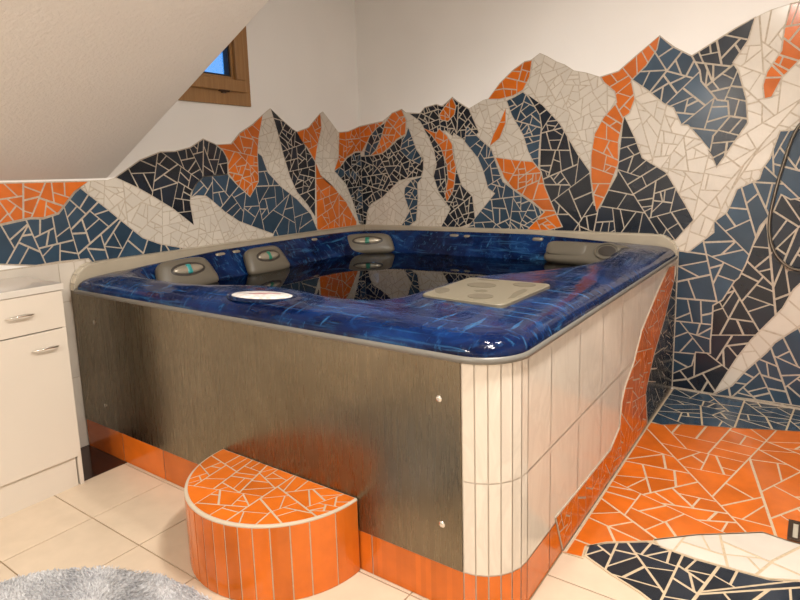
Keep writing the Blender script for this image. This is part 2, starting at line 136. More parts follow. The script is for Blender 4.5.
# ------------------------------------------------------------------ materials
class NT:
    def __init__(s,name):
        s.mat=bpy.data.materials.new(name); s.mat.use_nodes=True; s.n=s.mat.node_tree.nodes; s.l=s.mat.node_tree.links
        s.b=s.n['Principled BSDF']; s._tc=None
    def add(s,t,**k):
        x=s.n.new(t)
        for a,v in k.items():
            if a in x.inputs.keys(): x.inputs[a].default_value=v
            else: setattr(x,a,v)
        return x
    def tc(s,scale=(1,1,1),rot=(0,0,0)):
        if s._tc is None: s._tc=s.n.new('ShaderNodeTexCoord')
        m=s.add('ShaderNodeMapping'); m.inputs['Scale'].default_value=scale; m.inputs['Rotation'].default_value=rot
        s.l.new(s._tc.outputs['Object'],m.inputs['Vector']); return m.outputs[0]
    def noise(s,vec,scale,detail=4,rough=.55,dist=0):
        x=s.add('ShaderNodeTexNoise'); x.inputs['Scale'].default_value=scale; x.inputs['Detail'].default_value=detail
        x.inputs['Roughness'].default_value=rough; x.inputs['Distortion'].default_value=dist
        s.l.new(vec,x.inputs['Vector']); return x.outputs['Fac']
    def ramp(s,fac,stops):
        x=s.add('ShaderNodeValToRGB'); e=x.color_ramp.elements
        while len(e)<len(stops): e.new(.5)
        for a,(p,c) in zip(e,stops): a.position=p; a.color=tuple(c)+(1,) if len(c)==3 else c
        s.l.new(fac,x.inputs[0]); return x.outputs[0]
    def mix(s,fac,a,b,mode='MIX'):
        x=s.add('ShaderNodeMix',data_type='RGBA',blend_type=mode)
        for k,v in ((0,fac),(6,a),(7,b)):
            if isinstance(v,(int,float)): x.inputs[k].default_value=v
            elif isinstance(v,tuple): x.inputs[k].default_value=v+(1,) if len(v)==3 else v
            else: s.l.new(v,x.inputs[k])
        return x.outputs[2]
    def mr(s,fac,a,b,c,d):
        x=s.add('ShaderNodeMapRange'); s.l.new(fac,x.inputs[0])
        for i,v in enumerate((a,b,c,d)): x.inputs[i+1].default_value=v
        return x.outputs[0]
    def bump(s,h,strength=.3,dist=.002):
        x=s.add('ShaderNodeBump'); x.inputs['Strength'].default_value=strength; x.inputs['Distance'].default_value=dist
        s.l.new(h,x.inputs['Height']); s.l.new(x.outputs[0],s.b.inputs['Normal'])
    def set(s,**k):
        for a,v in k.items():
            i=s.b.inputs[{'col':'Base Color','rough':'Roughness','metal':'Metallic','coat':'Coat Weight','coatr':'Coat Roughness','ior':'IOR','spec':'Specular IOR Level','sheen':'Sheen Weight','aniso':'Anisotropic'}[a]]
            if isinstance(v,bpy.types.NodeSocket): s.l.new(v,i)
            else: i.default_value=v+(1,) if isinstance(v,tuple) and len(v)==3 else v
        return s

def plain(name,col,rough=.5,metal=0,**k): return NT(name).set(col=col,rough=rough,metal=metal,**k).mat

def tile_mat(name,col,var=.18,rough=.12,mottle=.12):
    t=NT(name); g=t.add('ShaderNodeNewGeometry')
    n=t.noise(t.tc(),9,3)
    v=t.mr(g.outputs['Random Per Island'],0,1,1-var,1+var)
    w=t.mr(n,.3,.7,1-mottle,1+mottle)
    m=t.add('ShaderNodeMath',operation='MULTIPLY'); t.l.new(v,m.inputs[0]); t.l.new(w,m.inputs[1])
    h=t.add('ShaderNodeHueSaturation'); h.inputs['Color'].default_value=col+(1,); t.l.new(m.outputs[0],h.inputs['Value'])
    t.set(col=h.outputs[0],rough=rough)
    nz=t.add('ShaderNodeVectorMath',operation='SCALE')   # each glazed piece lies at a slightly different tilt
    return t.mat

M={}
M['orange']=tile_mat('orange_glaze',(.56,.125,.010),.14,.16)
M['blue']=tile_mat('blue_glaze',(.027,.056,.092),.22,.2)
M['navy']=tile_mat('navy_glaze',(.009,.014,.024),.35,.2)
M['white']=tile_mat('white_glaze',(.61,.555,.48),.05,.18,.04)
def grout_mat():
    t=NT('grout'); n=t.noise(t.tc(),60,3); c=t.ramp(n,[(.3,(.40,.335,.26)),(.7,(.52,.45,.36))]); t.set(col=c,rough=.9); t.bump(n,.2,.001); return t.mat
M['grout']=grout_mat()
M['step_grout']=plain('step_grout',(.42,.34,.24),.8)
def pale_grout_mat():
    t=NT('pale_grout'); n=t.noise(t.tc(),60,3); c=t.ramp(n,[(.3,(.46,.36,.235)),(.7,(.56,.44,.30))]); t.set(col=c,rough=.9); return t.mat
M['pale_grout']=pale_grout_mat()
M['clad_grout']=plain('cladding_grout',(.58,.50,.41),.8)
def plaster(name,col,scale,strength,dist):
    t=NT(name); v=t.tc(); n=t.noise(v,scale,5,.6); n2=t.noise(v,1.5,2)
    c=t.mix(t.mr(n2,.3,.7,0,1),tuple(x*.97 for x in col),tuple(min(1,x*1.02) for x in col)); t.set(col=c,rough=.92); t.bump(n,strength,dist); return t.mat
M['plaster']=plaster('painted_plaster',(.87,.845,.81),90,.12,.001)
M['roughcast']=plaster('textured_plaster',(.775,.74,.70),60,.6,.008)
def tub_tile_mat():
    t=NT('marbled_white_tile'); v=t.tc((1,1,.35),(.55,0,0)); n=t.noise(v,9,5,.6,1.2)
    g=t.add('ShaderNodeNewGeometry')
    c=t.ramp(n,[(.42,(.665,.59,.50)),(.52,(.625,.55,.465)),(.62,(.68,.605,.515))]); t.set(col=c,rough=.14); return t.mat
M['tub_tile']=tub_tile_mat()
M['cream_tile']=tile_mat('cream_glaze',(.76,.70,.60),.03,.14,.03)
M['floor_tile']=tile_mat('cream_floor_tile',(.585,.475,.355),.05,.22,.05)
M['joint']=plain('dark_joint',(.30,.20,.11),.9)
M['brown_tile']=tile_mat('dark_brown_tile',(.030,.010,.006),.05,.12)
def steel_mat():
    t=NT('brushed_steel'); v=t.tc((14,14,1.1)); n=t.noise(v,5,6,.65); n2=t.noise(t.tc((1,1,1)),2.2,4,.6,.6); n3=t.noise(t.tc((3,3,1)),26,3,.7)
    c=t.ramp(n2,[(.3,(.19,.16,.115)),(.7,(.29,.245,.18))])
    c=t.mix(t.mr(n,.3,.7,0,.30),c,(.15,.125,.09))
    c=t.mix(t.mr(n3,.68,.78,0,.15),c,(.16,.13,.09))
    r=t.mr(n,.3,.7,.22,.34); t.set(col=c,rough=r,metal=1.0); return t.mat
M['steel']=steel_mat()
M['trim']=plain('grey_trim',(.15,.14,.122),.38)
def acrylic_mat():
    t=NT('blue_marbled_acrylic')
    v=t.tc(); a=t.noise(v,3.0,5,.6,1.2)
    s1=t.noise(t.tc((1,1,1),(0,0,.9)),7,6,.7,2.2)
    s2=t.noise(t.tc((1.3,20,10),(0,0,.25)),2.0,5,.65,.5)
    s3=t.noise(t.tc((20,1.3,10),(0,0,.2)),2.0,5,.65,.5)
    c=t.ramp(a,[(.30,(.001,.003,.018)),(.48,(.0015,.009,.050)),(.62,(.003,.022,.10)),(.78,(.004,.013,.052))])
    c=t.mix(t.mr(s1,.55,.72,0,.6),c,(.010,.065,.20))
    c=t.mix(t.mr(s2,.56,.74,0,.75),c,(.035,.15,.33))
    c=t.mix(t.mr(s3,.58,.74,0,.7),c,(.04,.17,.36))
    t.set(col=c,rough=.09,ior=1.35,spec=.38); t.bump(a,.25,.03); return t.mat
M['acrylic']=acrylic_mat()
M['beige']=plain('beige_plastic',(.17,.148,.105),.42)
M['beige_dark']=plain('beige_plastic_worn_and_shaded',(.12,.10,.068),.6)  # worn patches, and the shade painted into the cup wells
M['pillow']=plain('grey_beige_foam',(.125,.108,.08),.4)
M['recess']=plain('dark_recess',(.03,.022,.016),.5)
M['jet']=plain('pearl_plastic',(.34,.30,.23),.25,metal=.4)
M['green']=plain('green_plastic',(.01,.16,.10),.3)
M['teal']=plain('teal_plastic',(.03,.26,.26),.3)
M['chrome']=plain('chrome',(.72,.70,.66),.12,metal=1)
M['lacquer']=NT('white_lacquer').set(col=(.63,.565,.48),rough=.38).mat
M['worktop']=NT('pale_worktop').set(col=(.60,.56,.50),rough=.12).mat
M['worktop_edge']=plain('cream_edge',(.82,.73,.56),.35)
M['gap']=plain('dark_gap',(.04,.03,.022),.8)
def wood_mat():
    t=NT('pine_wood'); n=t.noise(t.tc((30,2,2)),2,5,.6,.5); n2=t.noise(t.tc((6,30,1.2)),2.5,4,.6,.6)
    c=t.ramp(n2,[(.3,(.27,.135,.045)),(.7,(.36,.19,.068))]); t.set(col=c,rough=.42); return t.mat
M['wood']=wood_mat()
M['seal']=plain('window_seal',(.012,.012,.016),.5)
M['bronze']=plain('bronze_metal',(.10,.065,.045),.35,metal=.8)
M['cavity']=plain('drain_cavity',(.45,.40,.32),.6)
M['hose']=NT('ribbed_hose').mat
def hose_mat():
    t=NT('ribbed_metal_hose'); w=t.add('ShaderNodeTexWave'); w.bands_direction='Z'; w.inputs['Scale'].default_value=55
    t.l.new(t.tc(),w.inputs['Vector']); c=t.ramp(w.outputs['Color'],[(.3,(.03,.025,.02)),(.8,(.30,.26,.20))]); t.set(col=c,rough=.3,metal=.8); t.bump(w.outputs['Color'],.5,.002); return t.mat
M['hose']=hose_mat()
M['black']=plain('black_plastic',(.015,.013,.012),.35)
def rug_mat():
    t=NT('blue_grey_shag'); n=t.noise(t.tc(),7,4,.65,.4); g=t.add('ShaderNodeNewGeometry')
    c=t.ramp(n,[(.36,(.30,.31,.335)),(.5,(.42,.425,.44)),(.66,(.50,.50,.51))])
    h=t.add('ShaderNodeHueSaturation'); t.l.new(c,h.inputs['Color']); t.l.new(t.mr(g.outputs['Random Per Island'],0,1,.75,1.25),h.inputs['Value'])
    t.set(col=h.outputs[0],rough=.95,sheen=.3); return t.mat
M['rug']=rug_mat()
def glass_mat():
    t=NT('window_glass'); n=t.n; o=n['Material Output']
    tr=t.add('ShaderNodeBsdfTransparent'); gl=t.add('ShaderNodeBsdfGlossy'); gl.inputs['Roughness'].default_value=.02
    fr=t.add('ShaderNodeFresnel'); mx=t.add('ShaderNodeMixShader')
    t.l.new(fr.outputs[0],mx.inputs[0]); t.l.new(tr.outputs[0],mx.inputs[1]); t.l.new(gl.outputs[0],mx.inputs[2]); t.l.new(mx.outputs[0],o.inputs[0]); return t.mat
M['glass']=glass_mat()
def water_mat():
    t=NT('still_water'); n=t.n; o=n['Material Output']
    tr=t.add('ShaderNodeBsdfTransparent'); tr.inputs['Color'].default_value=(.25,.36,.50,1)
    gl=t.add('ShaderNodeBsdfGlossy'); gl.inputs['Roughness'].default_value=.0
    fr=t.add('ShaderNodeFresnel'); fr.inputs['IOR'].default_value=1.33; mx=t.add('ShaderNodeMixShader')
    nz=t.noise(t.tc(),5,2); bp=t.add('ShaderNodeBump'); bp.inputs['Strength'].default_value=.02; bp.inputs['Distance'].default_value=.01
    t.l.new(nz,bp.inputs['Height']); t.l.new(bp.outputs[0],gl.inputs['Normal'])
    t.l.new(fr.outputs[0],mx.inputs[0]); t.l.new(tr.outputs[0],mx.inputs[1]); t.l.new(gl.outputs[0],mx.inputs[2]); t.l.new(mx.outputs[0],o.inputs[0]); return t.mat
M['water']=water_mat()

# ------------------------------------------------------------------ broken-tile mosaic
def area(p): return .5*sum(p[i-1][0]*p[i][1]-p[i][0]*p[i-1][1] for i in range(len(p)))
def inset(p,d):
    if area(p)<0: p=p[::-1]
    n=len(p); out=[]
    for i in range(n):
        a,b,c=p[i-1],p[i],p[(i+1)%n]
        e1=(b[0]-a[0],b[1]-a[1]); e2=(c[0]-b[0],c[1]-b[1])
        l1=math.hypot(*e1) or 1e-9; l2=math.hypot(*e2) or 1e-9
        n1=(-e1[1]/l1,e1[0]/l1); n2=(-e2[1]/l2,e2[0]/l2)
        k=1+n1[0]*n2[0]+n1[1]*n2[1]; k=max(k,.6)
        out.append((b[0]+(n1[0]+n2[0])*d/k,b[1]+(n1[1]+n2[1])*d/k))
    return out
def inside(p,q):
    r=False
    for i in range(len(p)):
        a,b=p[i-1],p[i]
        if (a[1]>q[1])!=(b[1]>q[1]) and q[0]<(b[0]-a[0])*(q[1]-a[1])/(b[1]-a[1])+a[0]: r=not r
    return r
def clip(p,nx,ny,c):           # keep nx*x+ny*y <= c
    out=[]
    for i in range(len(p)):
        a,b=p[i-1],p[i]; da=nx*a[0]+ny*a[1]-c; db=nx*b[0]+ny*b[1]-c
        if (da<=0)!=(db<=0):
            t=da/(da-db); out.append((a[0]+(b[0]-a[0])*t,a[1]+(b[1]-a[1])*t))
        if db<=0: out.append(b)
    return out
def shards(poly,size,seeds,gap,rnd):
    """break a region into irregular angular pieces by straight cracks, between the given piece centres where there are some"""
    if area(poly)<0: poly=poly[::-1]
    S=[tuple(s) for s in seeds if inside(poly,s)]
    seeded=len(S)>2
    out=[]
    stack=[(inset(poly,gap*.5),S,0)]
    while stack:
        c,sd,dep=stack.pop()
        A_=abs(area(c))
        if len(c)<3 or A_<size*size*.012 or dep>40: continue
        target=size*size*rnd.choice((.22,.4,.6,.8,1.0,1.25))*((2.1 if size>.1 else 3.4) if sd else 1)
        if len(sd)<2 and A_<target:
            q=[c[0]]
            for v in c[1:]:
                if math.hypot(v[0]-q[-1][0],v[1]-q[-1][1])>.0015: q.append(v)
            if len(q)>=3: out.append(q)
            continue
        best=None
        xs=[p[0] for p in c]; ys=[p[1] for p in c]
        mx,my=(min(xs)+max(xs))*.5,(min(ys)+max(ys))*.5
        for _ in range(14 if A_>4*size*size else 5):
            a=rnd.uniform(0,PI); nx,ny=math.cos(a),math.sin(a)
            if len(sd)>=2:
                pr=sorted(nx*s[0]+ny*s[1] for s in sd)
                h=len(pr)//2; cand=range(max(1,h-1),min(len(pr)-1,h+1)+1)
                k0=max(cand,key=lambda k:pr[k]-pr[k-1]); g=pr[k0]-pr[k0-1]
                if g<size*.12 and len(pr)>2: continue
                k=pr[k0-1]+g*rnd.uniform(.38,.62); sc=-g*1.2
            else:
                pv=[nx*p[0]+ny*p[1] for p in c]; lo,hi=min(pv),max(pv); k=lo+(hi-lo)*rnd.uniform(.33,.67); sc=0
            # length of the crack inside the piece
            L_=0; tv=[]
            for e in range(len(c)):
                p,q=c[e-1],c[e]; da=nx*p[0]+ny*p[1]-k; db=nx*q[0]+ny*q[1]-k
                if (da<0)!=(db<0):
                    t=da/(da-db); tv.append(-ny*(p[0]+(q[0]-p[0])*t)+nx*(p[1]+(q[1]-p[1])*t))
            tv.sort(); L_=sum(tv[m+1]-tv[m] for m in range(0,len(tv)-1,2))
            sc+=L_*rnd.uniform(.7,1.3)+.5*size*(len(tv)>2)
            if best is None or sc<best[0]: best=(sc,nx,ny,k)
        if best is None:
            sd=sd[:1]; stack.append((c,sd,dep+1)); continue
        _,nx,ny,k=best; h=gap*rnd.uniform(.36,.6)
        stack.append((clip(c,nx,ny,k-h),[s for s in sd if nx*s[0]+ny*s[1]<=k],dep+1))
        stack.append((clip(c,-nx,-ny,-k-h),[s for s in sd if nx*s[0]+ny*s[1]>k],dep+1))
    return out
PLANES={'x0':lambda u,v,d:(d,u,v),'y0':lambda u,v,d:(u,-d,v),'xL':lambda u,v,d:(L+d,u,v),'z0':lambda u,v,d:(u,v,d)}
MSLOT=['grout','white','orange','blue','navy']
def mosaic(name,regions,plane,parent,gap=.0075,gm='grout',seed=1,base=.0):
    rnd=random.Random(seed); mb=MB(); P=PLANES[plane]
    for col,size,layer,poly,seeds in regions:
        if area(poly)<0: poly=poly[::-1]
        dg=base+.002+.0016*layer; dt=dg+.0013
        g=inset(poly,-gap*.35) if layer else poly
        mb.prism([P(u,v,base) for u,v in g],[P(u,v,dg) for u,v in g],0)
        for s in shards(poly,size,seeds,gap*(1.15 if size>.1 else .9),rnd):
            if area(s)<0: s=s[::-1]
            c=col
            if col=='navyblue': c='navy' if rnd.random()<.6 else 'blue'
            mb.prism([P(u,v,dg-.0003) for u,v in s],[P(u,v,dt) for u,v in s],MSLOT.index(c))
    return mb.build(name,[M[gm]]+[M[k] for k in MSLOT[1:]],parent)

# ================================================================== THE ROOM
XR,YF,ZC=4.4,-5.6,2.95
def struct(o,label=None):
    o['kind']='structure'
    if label: o['label']=label
    return o
WY0,WY1,WZ0,WZ1=-1.93,-1.15,1.85,2.52      # outer frame of the window
mb=MB()
mb.box(-.12,YF-.1,-.02,0,-WY0*-1+.0,ZC)     # left wall around the opening
mb.v=[];mb.f=[];mb.m=[]
oy0,oy1,oz0,oz1=WY0+.03,WY1-.03,WZ0+.03,WZ1-.03
mb.box(-.12,YF-.1,-.02,0,oy0,ZC); mb.box(-.12,oy1,-.02,0,.1,ZC); mb.box(-.12,oy0,-.02,0,oy1,oz0); mb.box(-.12,oy0,oz1,0,oy1,ZC)
wall_left=struct(mb.build('wall_left',M['plaster']),'pinkish white plaster wall with the window, mosaic mountains below')
mb=MB(); mb.box(0,0,-.02,XR+.1,.12,ZC)
wall_back=struct(mb.build('wall_back',M['plaster']),'pinkish white plaster wall above the mosaic mountains on the right')
mb=MB(); mb.box(XR,YF-.1,-.02,XR+.1,0,ZC); struct(mb.build('wall_right',M['plaster']))
mb=MB(); mb.box(0,YF-.1,-.02,XR,YF,ZC); struct(mb.build('wall_front',M['plaster']))
# ceiling: flat, and the sloping underside that comes down to the knee of the left wall and ends at the dormer
YS=-2.175; zk=1.408; sl=.507; xs=(ZC-zk)/sl
mb=MB(); mb.box(-.12,YF-.1,ZC,XR+.1,.12,ZC+.1); struct(mb.build('ceiling',M['plaster']))
mb=MB()
pr=[(0,zk),(xs,ZC-.001),(0,ZC-.001)]
mb.prism([(x,YS,z) for x,z in pr][::-1],[(x,YF,z) for x,z in pr][::-1],0)
struct(mb.build('ceiling_slope',M['roughcast'],fix=True,bevel=.006),'sloping ceiling of textured cream plaster ending beside the window')
# floor: screed, cream tiles
mb=MB(); mb.box(-.12,YF-.1,-.12,XR+.1,.12,-.004); floor=struct(mb.build('floor',M['joint']),'cream square tiled floor with a mosaic area beside the tub')
tx,ty,tp,jg=.372,-2.789,.3435,.0025
mb=MB(); br=MB()
for i in range(-2,12):
    for j in range(-9,9):
        x0,x1=tx+i*tp,tx+(i+1)*tp; y0,y1=ty+j*tp,ty+(j+1)*tp
        x0,x1=max(x0,.001),min(x1,XR-.001); y0,y1=max(y0,YF+.001),min(y1,-.001)
        if x1-x0<.02 or y1-y0<.02: continue
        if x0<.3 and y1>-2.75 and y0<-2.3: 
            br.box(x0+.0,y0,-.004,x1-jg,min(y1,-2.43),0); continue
        mb.box(x0+jg,y0+jg,-.004,x1-jg,y1-jg,0)
mb.build('floor_tiles',M['floor_tile'],floor)
br.build('dark_floor_tile',M['brown_tile'],floor)['label']='dark brown floor tile in the gap beside the cabinet'
FT=mosaic('floor_mosaic',FLOOR_REGIONS,'z0',floor,.0085,'pale_grout',5)
FT['label']='orange, navy and blue broken-tile mosaic on the floor right of the tub'
# wall mosaics
o=mosaic('mountain_mosaic',LEFT_REGIONS,'x0',wall_left,.0075,'grout',3); o['label']='broken-tile mountain mosaic under the sloping ceiling and window'
o=mosaic('mountain_mosaic',BACK_REGIONS,'y0',wall_back,.0085,'grout',4); o['label']='broken-tile mountain mosaic rising to the right behind the tub'
# plain white wall tiles under the left mosaic
mb=MB(); mb.box(0,-4.2,0,.002,-2.40,.995,0)
zr=[.0,.385,.79,.991]; yr=[-2.40,-2.478,-2.80,-3.12,-3.44,-3.76,-4.08]
for a,b in zip(zr,zr[1:]):
    off=0 if a>.5 else .0
    for c,d in zip(yr,yr[1:]): mb.box(.0015,d+.002,a+.002,.0045,c-.002,b-.002,1)
mb.build('wall_tiles',[M['grout'],M['white']],wall_left)['label']='plain white glazed wall tiles beside the cabinet'

# ------------------------------------------------------------------ window
def frame_mb(y0,y1,z0,z1,w,xa,xb):
    m=MB(); m.box(xa,y0,z0,xb,y1,z0+w); m.box(xa,y0,z1-w,xb,y1,z1); m.box(xa,y0,z0+w,xb,y0+w,z1-w); m.box(xa,y1-w,z0+w,xb,y1,z1-w); return m
win=bpy.data.objects.new('window_1',None); COL.objects.link(win); win.location=(0,-1.54,1.85); win['kind']='structure'; win['label']='small wooden window with a dusk blue pane half hidden by the sloping ceiling'
frame_mb(WY0,WY1,WZ0,WZ1,.085,-.10,.014).build('window_frame',M['wood'],win,bevel=.003)
sy0,sy1,sz0,sz1=WY0+.048,WY1-.048,WZ0+.083,WZ1-.06
frame_mb(sy0,sy1,sz0,sz1,.075,-.05,.034).build('sash',M['wood'],win,bevel=.006)
iy0,iy1,iz0,iz1=sy0+.075,sy1-.075,sz0+.075,sz1-.075
frame_mb(iy0,iy1,iz0,iz1,.018,-.05,.006).build('inner_bead',M['wood'],win,bevel=.002)
frame_mb(iy0+.018,iy1-.018,iz0+.018,iz1-.018,.012,-.05,-.006).build('seal',M['seal'],win)
mb=MB(); mb.box(-.034,iy0+.018,iz0+.018,-.030,iy1-.018,iz1-.018); mb.build('pane',M['glass'],win)
mb=MB(); mb.tube([(.026,-1.415,WZ0+.083),(.026,-1.335,WZ0+.083)],.008,10); mb.box(.012,-1.39,WZ0+.068,.03,-1.36,WZ0+.098); mb.build('hinge',M['bronze'],win,bevel=.002)

# ================================================================== TUB ENCLOSURE (tiled surround)
enc=thing('hot_tub','square built-in hot tub with blue marbled shell, steel front and white tiled side','hot tub',(1.24,-1.22,0))
ZB,ZT=.152,.85
RC=.155
def corner_path(off=0,r=RC):
    """front face left to right, round the near corner, along the right face to the wall"""
    pts=[]; cx,cy=L-r,-L+r
    for k in range(25):
        a=-PI/2+PI/2*k/24; pts.append((cx+(r+off)*math.cos(a),cy+(r+off)*math.sin(a)))
    return [(0.0,-L-off)]+pts+[(L+off,0.0)]
def cum(path):
    d=[0]
    for a,b in zip(path,path[1:]): d.append(d[-1]+math.hypot(b[0]-a[0],b[1]-a[1]))
    return d
def at(path,d,s):
    for i in range(len(path)-1):
        if s<=d[i+1]+1e-9:
            t=(s-d[i])/max(d[i+1]-d[i],1e-9); a,b=path[i],path[i+1]
            return (a[0]+(b[0]-a[0])*t,a[1]+(b[1]-a[1])*t)
    return path[-1]
pth=corner_path(); dd=cum(pth); arc0=L-RC; arclen=PI/2*RC; arc1=arc0+arclen
def s_of_y(y): return arc1+(y-(-L+RC))
pin_=corner_path(-.012); pin_d=cum(pin_)
def ribbon(mb,s0,s1,z0,z1,gap=.0022,mi=1,off=0.0,d=.006):
    n=max(1,int((s1-s0)/.02)) if s1>arc0 and s0<arc1 else 1
    outer=[at(pth,dd,s0+gap+(s1-s0-2*gap)*k/n) for k in range(n+1)]
    for a,b in zip(outer,outer[1:]):
        ex,ey=b[0]-a[0],b[1]-a[1]; l=math.hypot(ex,ey); nx,ny=ey/l,-ex/l
        mb.poly([(a[0]+nx*off,a[1]+ny*off,z0+gap),(b[0]+nx*off,b[1]+ny*off,z0+gap),(b[0]+nx*off,b[1]+ny*off,z1-gap),(a[0]+nx*off,a[1]+ny*off,z1-gap)],mi)
# core body behind the tiles
core=[(x,y) for x,y in corner_path(-.003)]
mb=MB(); body=[(0.012,-L+.003)]+core[1:-1]+[(L-.003,-.012),(L-.04,-.012),(L-.04,-L+.18),(L-.18,-L+.04),(.012,-L+.04)]
mb.prism([(x,y,0) for x,y in body],[(x,y,.84) for x,y in body],0)
mb.build('core',M['clad_grout'],enc,fix=True)
xp=2.288
ys=[-2.272,-2.078,-1.79,-1.50,-1.21,-.90,-.60,-.30,-.012]
ss=[xp]+[xp+(s_of_y(ys[0])-xp)*k/6 for k in range(1,6)]+[s_of_y(y) for y in ys]
mb=MB(); mo=MB()
for a,b in zip(ss,ss[1:]):
    for z0,z1 in ((ZB,.458),(.458,ZT-.005)): ribbon(mb,a,b,z0,z1)
    ribbon(mo,a,b,0,ZB,mi=1)
xb=[.012,.355,.70,1.045,1.39,1.735,1.925,xp]
for a,b in zip(xb,xb[1:]): ribbon(mo,a,b,0,ZB,.002)
mb.build('white_cladding',[M['pale_grout'],M['tub_tile']],enc,smooth=30)
mo.build('base_tiles',[M['grout'],M['orange']],enc,smooth=30)['label']='orange tiled base strip'
o=mosaic('side_mosaic',SIDE_REGIONS,'xL',enc,.008,'grout',9,base=.0); o['label']='orange and navy mosaic running up the side to the wall'
pan=MB(); pan.box(.042,-L-.005,ZB+.002,xp-.003,-L+.004,ZT-.004)
pan=pan.build('steel_panel',M['steel'],enc,bevel=.0015)
mb=MB(); mb.box(.012,-L-.003,ZB+.002,.040,-L+.004,ZT-.004); mb.build('edge_strip',M['steel'],enc)
for sx,sz in ((2.213,.71),(2.216,.295),(.221,.704),(.239,.274)):
    s=MB(); Mx=Matrix.Translation((sx,-L-.005,sz))@Matrix.Rotation(PI/2,4,'X')
    s.lathe([(.011,0),(.011,.003),(.008,.006),(.003,.0065)],Mx,16)
    o=s.build('screw',M['chrome'],None,smooth=40); o.parent=pan; o.matrix_parent_inverse=pan.matrix_world.inverted() if False else Matrix.Translation(-Vector(enc.location))@Matrix() if False else Matrix()
# raised curb along both walls, its ends rounded down to the rim
def curb_prof(n=10,r=.115,z0=.845,z1=.976):
    p=[(0,z0)]
    for k in range(n+1):
        a=PI-PI/2*k/n; p.append((r+r*math.cos(a),z1-r+r*math.sin(a)))
    return p           # (distance from the end, height), then runs on to the far end
ctile=tile_mat('curb_glaze',(.42,.36,.27),.05,.35,.06)
cw=.055
mb=MB()
prof=curb_prof()
# left bar: end at y=-L
P0=[(0.009,-L-.002+d,z) for d,z in prof]+[(0.009,-.009,.976),(0.009,-.009,.845)]
mb.prism(P0,[(cw,y,z) for _,y,z in P0],1)
P1=[(L+.004-d,-.009,z) for d,z in prof]+[(cw,-.009,.976),(cw,-.009,.845)]
mb.prism(P1,[(x,-cw,z) for x,_,z in P1],1)
curb=struct(mb.build('trim_1',[M['grout'],ctile],None,fix=True,bevel=.006,smooth=35),'cream tiled curb along the walls above the tub rim')
mb=MB()   # long cream strips on top of the curb
y=-L+.13
while y<-cw-.02:
    e=min(y+.30,-cw); mb.box(.010,y+.002,.974,cw-.002,e-.002,.979); y=e
x=cw
while x<L-.14:
    e=min(x+.30,L-.13); mb.box(x+.002,-cw+.002,.974,e-.002,-.014,.979); x=e
mb.build('curb_tiles',ctile,curb,bevel=.001)
# broken cream pieces set over the two rounded ends
rnd=random.Random(8); mb=MB(); gm_=MB()
for which in (0,1):
    dist=cum([(d,z) for d,z in prof]); tot=dist[-1]; s0=.0
    while s0<tot-.01:
        s1=min(s0+rnd.uniform(.03,.055),tot)
        m0=rnd.uniform(.3,.7); wd=cw-.012
        def P(s,w_,o_):
            d,z=at([(d,z) for d,z in prof],dist,s)
            n=(d-.115,z-.861) if z>.861 else (-1,0); l=math.hypot(*n) or 1
            d,z=d+n[0]/l*o_,z+n[1]/l*o_
            ww=.010+w_*(cw-.010)
            return (ww,-L-.002+d,z) if which==0 else (L+.004-d,-ww,z)
        g=.0025
        k=rnd.uniform(.25,.75)
        tri=[[(s0+g,.04),(s0+g,m0),(s1-g,k-.06),(s1-g,.04)],[(s0+g,m0+.1),(s0+g,.97),(s1-g,.97),(s1-g,k+.04)]]
        for t in tri: mb.prism([P(a,w_,.0) for a,w_ in t],[P(a,w_,.003) for a,w_ in t],0)
        s0=s1
mb.build('curb_mosaic',tile_mat('curb_shards',(.62,.55,.43),.08,.3,.06),curb,fix=True)

# ================================================================== HOT TUB
tub=enc
CX,CY=1.15,-1.15
outer=[]
def rrect(x0,y0,x1,y1,r):                # r = radii of (x0y0),(x1y0),(x1y1),(x0y1)
    p=[]
    for (cx,cy,rr,a0) in ((x0+r[0],y0+r[0],r[0],PI),(x1-r[1],y0+r[1],r[1],1.5*PI),(x1-r[2],y1-r[2],r[2],0),(x0+r[3],y1-r[3],r[3],.5*PI)):
        for k in range(13): a=a0+PI/2*k/12; p.append((cx+rr*math.cos(a),cy+rr*math.sin(a)))
    return p
OUT=rrect(cw+.003,-L-.004,L+.004,-cw-.003,(.05,RC+.004,.05,.05))
def chaikin(p,n=3):
    for _ in range(n):
        q=[]
        for i in range(len(p)):
            a,b=p[i],p[(i+1)%len(p)]
            q+=[(a[0]*.75+b[0]*.25,a[1]*.75+b[1]*.25),(a[0]*.25+b[0]*.75,a[1]*.25+b[1]*.75)]
        p=q
    return p
INN=chaikin([(.15,-.50),(.15,-1.1),(.15,-1.62),(.15,-2.0),(.23,-2.25),(.58,-2.28),(.86,-2.27),(1.02,-2.19),(1.16,-2.13),(1.38,-2.14),(1.52,-2.19),(1.72,-2.18),(1.82,-2.10),(1.835,-1.90),(1.835,-1.62),(1.90,-1.46),(2.08,-1.24),(2.18,-1.05),(2.22,-.8),(2.21,-.40),(2.12,-.22),(1.9,-.14),(1.4,-.13),(.9,-.13),(.55,-.16),(.30,-.28)],2)
def ray(poly,a):
    dx,dy=math.cos(a),math.sin(a); best=None
    for i in range(len(poly)):
        p,q=poly[i-1],poly[i]; ex,ey=q[0]-p[0],q[1]-p[1]; den=dx*ey-dy*ex
        if abs(den)<1e-12: continue
        t=((p[0]-CX)*ey-(p[1]-CY)*ex)/den; u=((p[0]-CX)*dy-(p[1]-CY)*dx)/den
        if t>0 and -1e-6<=u<=1+1e-6 and (best is None or t>best): best=t
    return best
N=360
angs=sorted(set([2*PI*k/N for k in range(N)]+[math.atan2(y-CY,x-CX)%(2*PI) for x,y in OUT]))
ringsR=[]; 
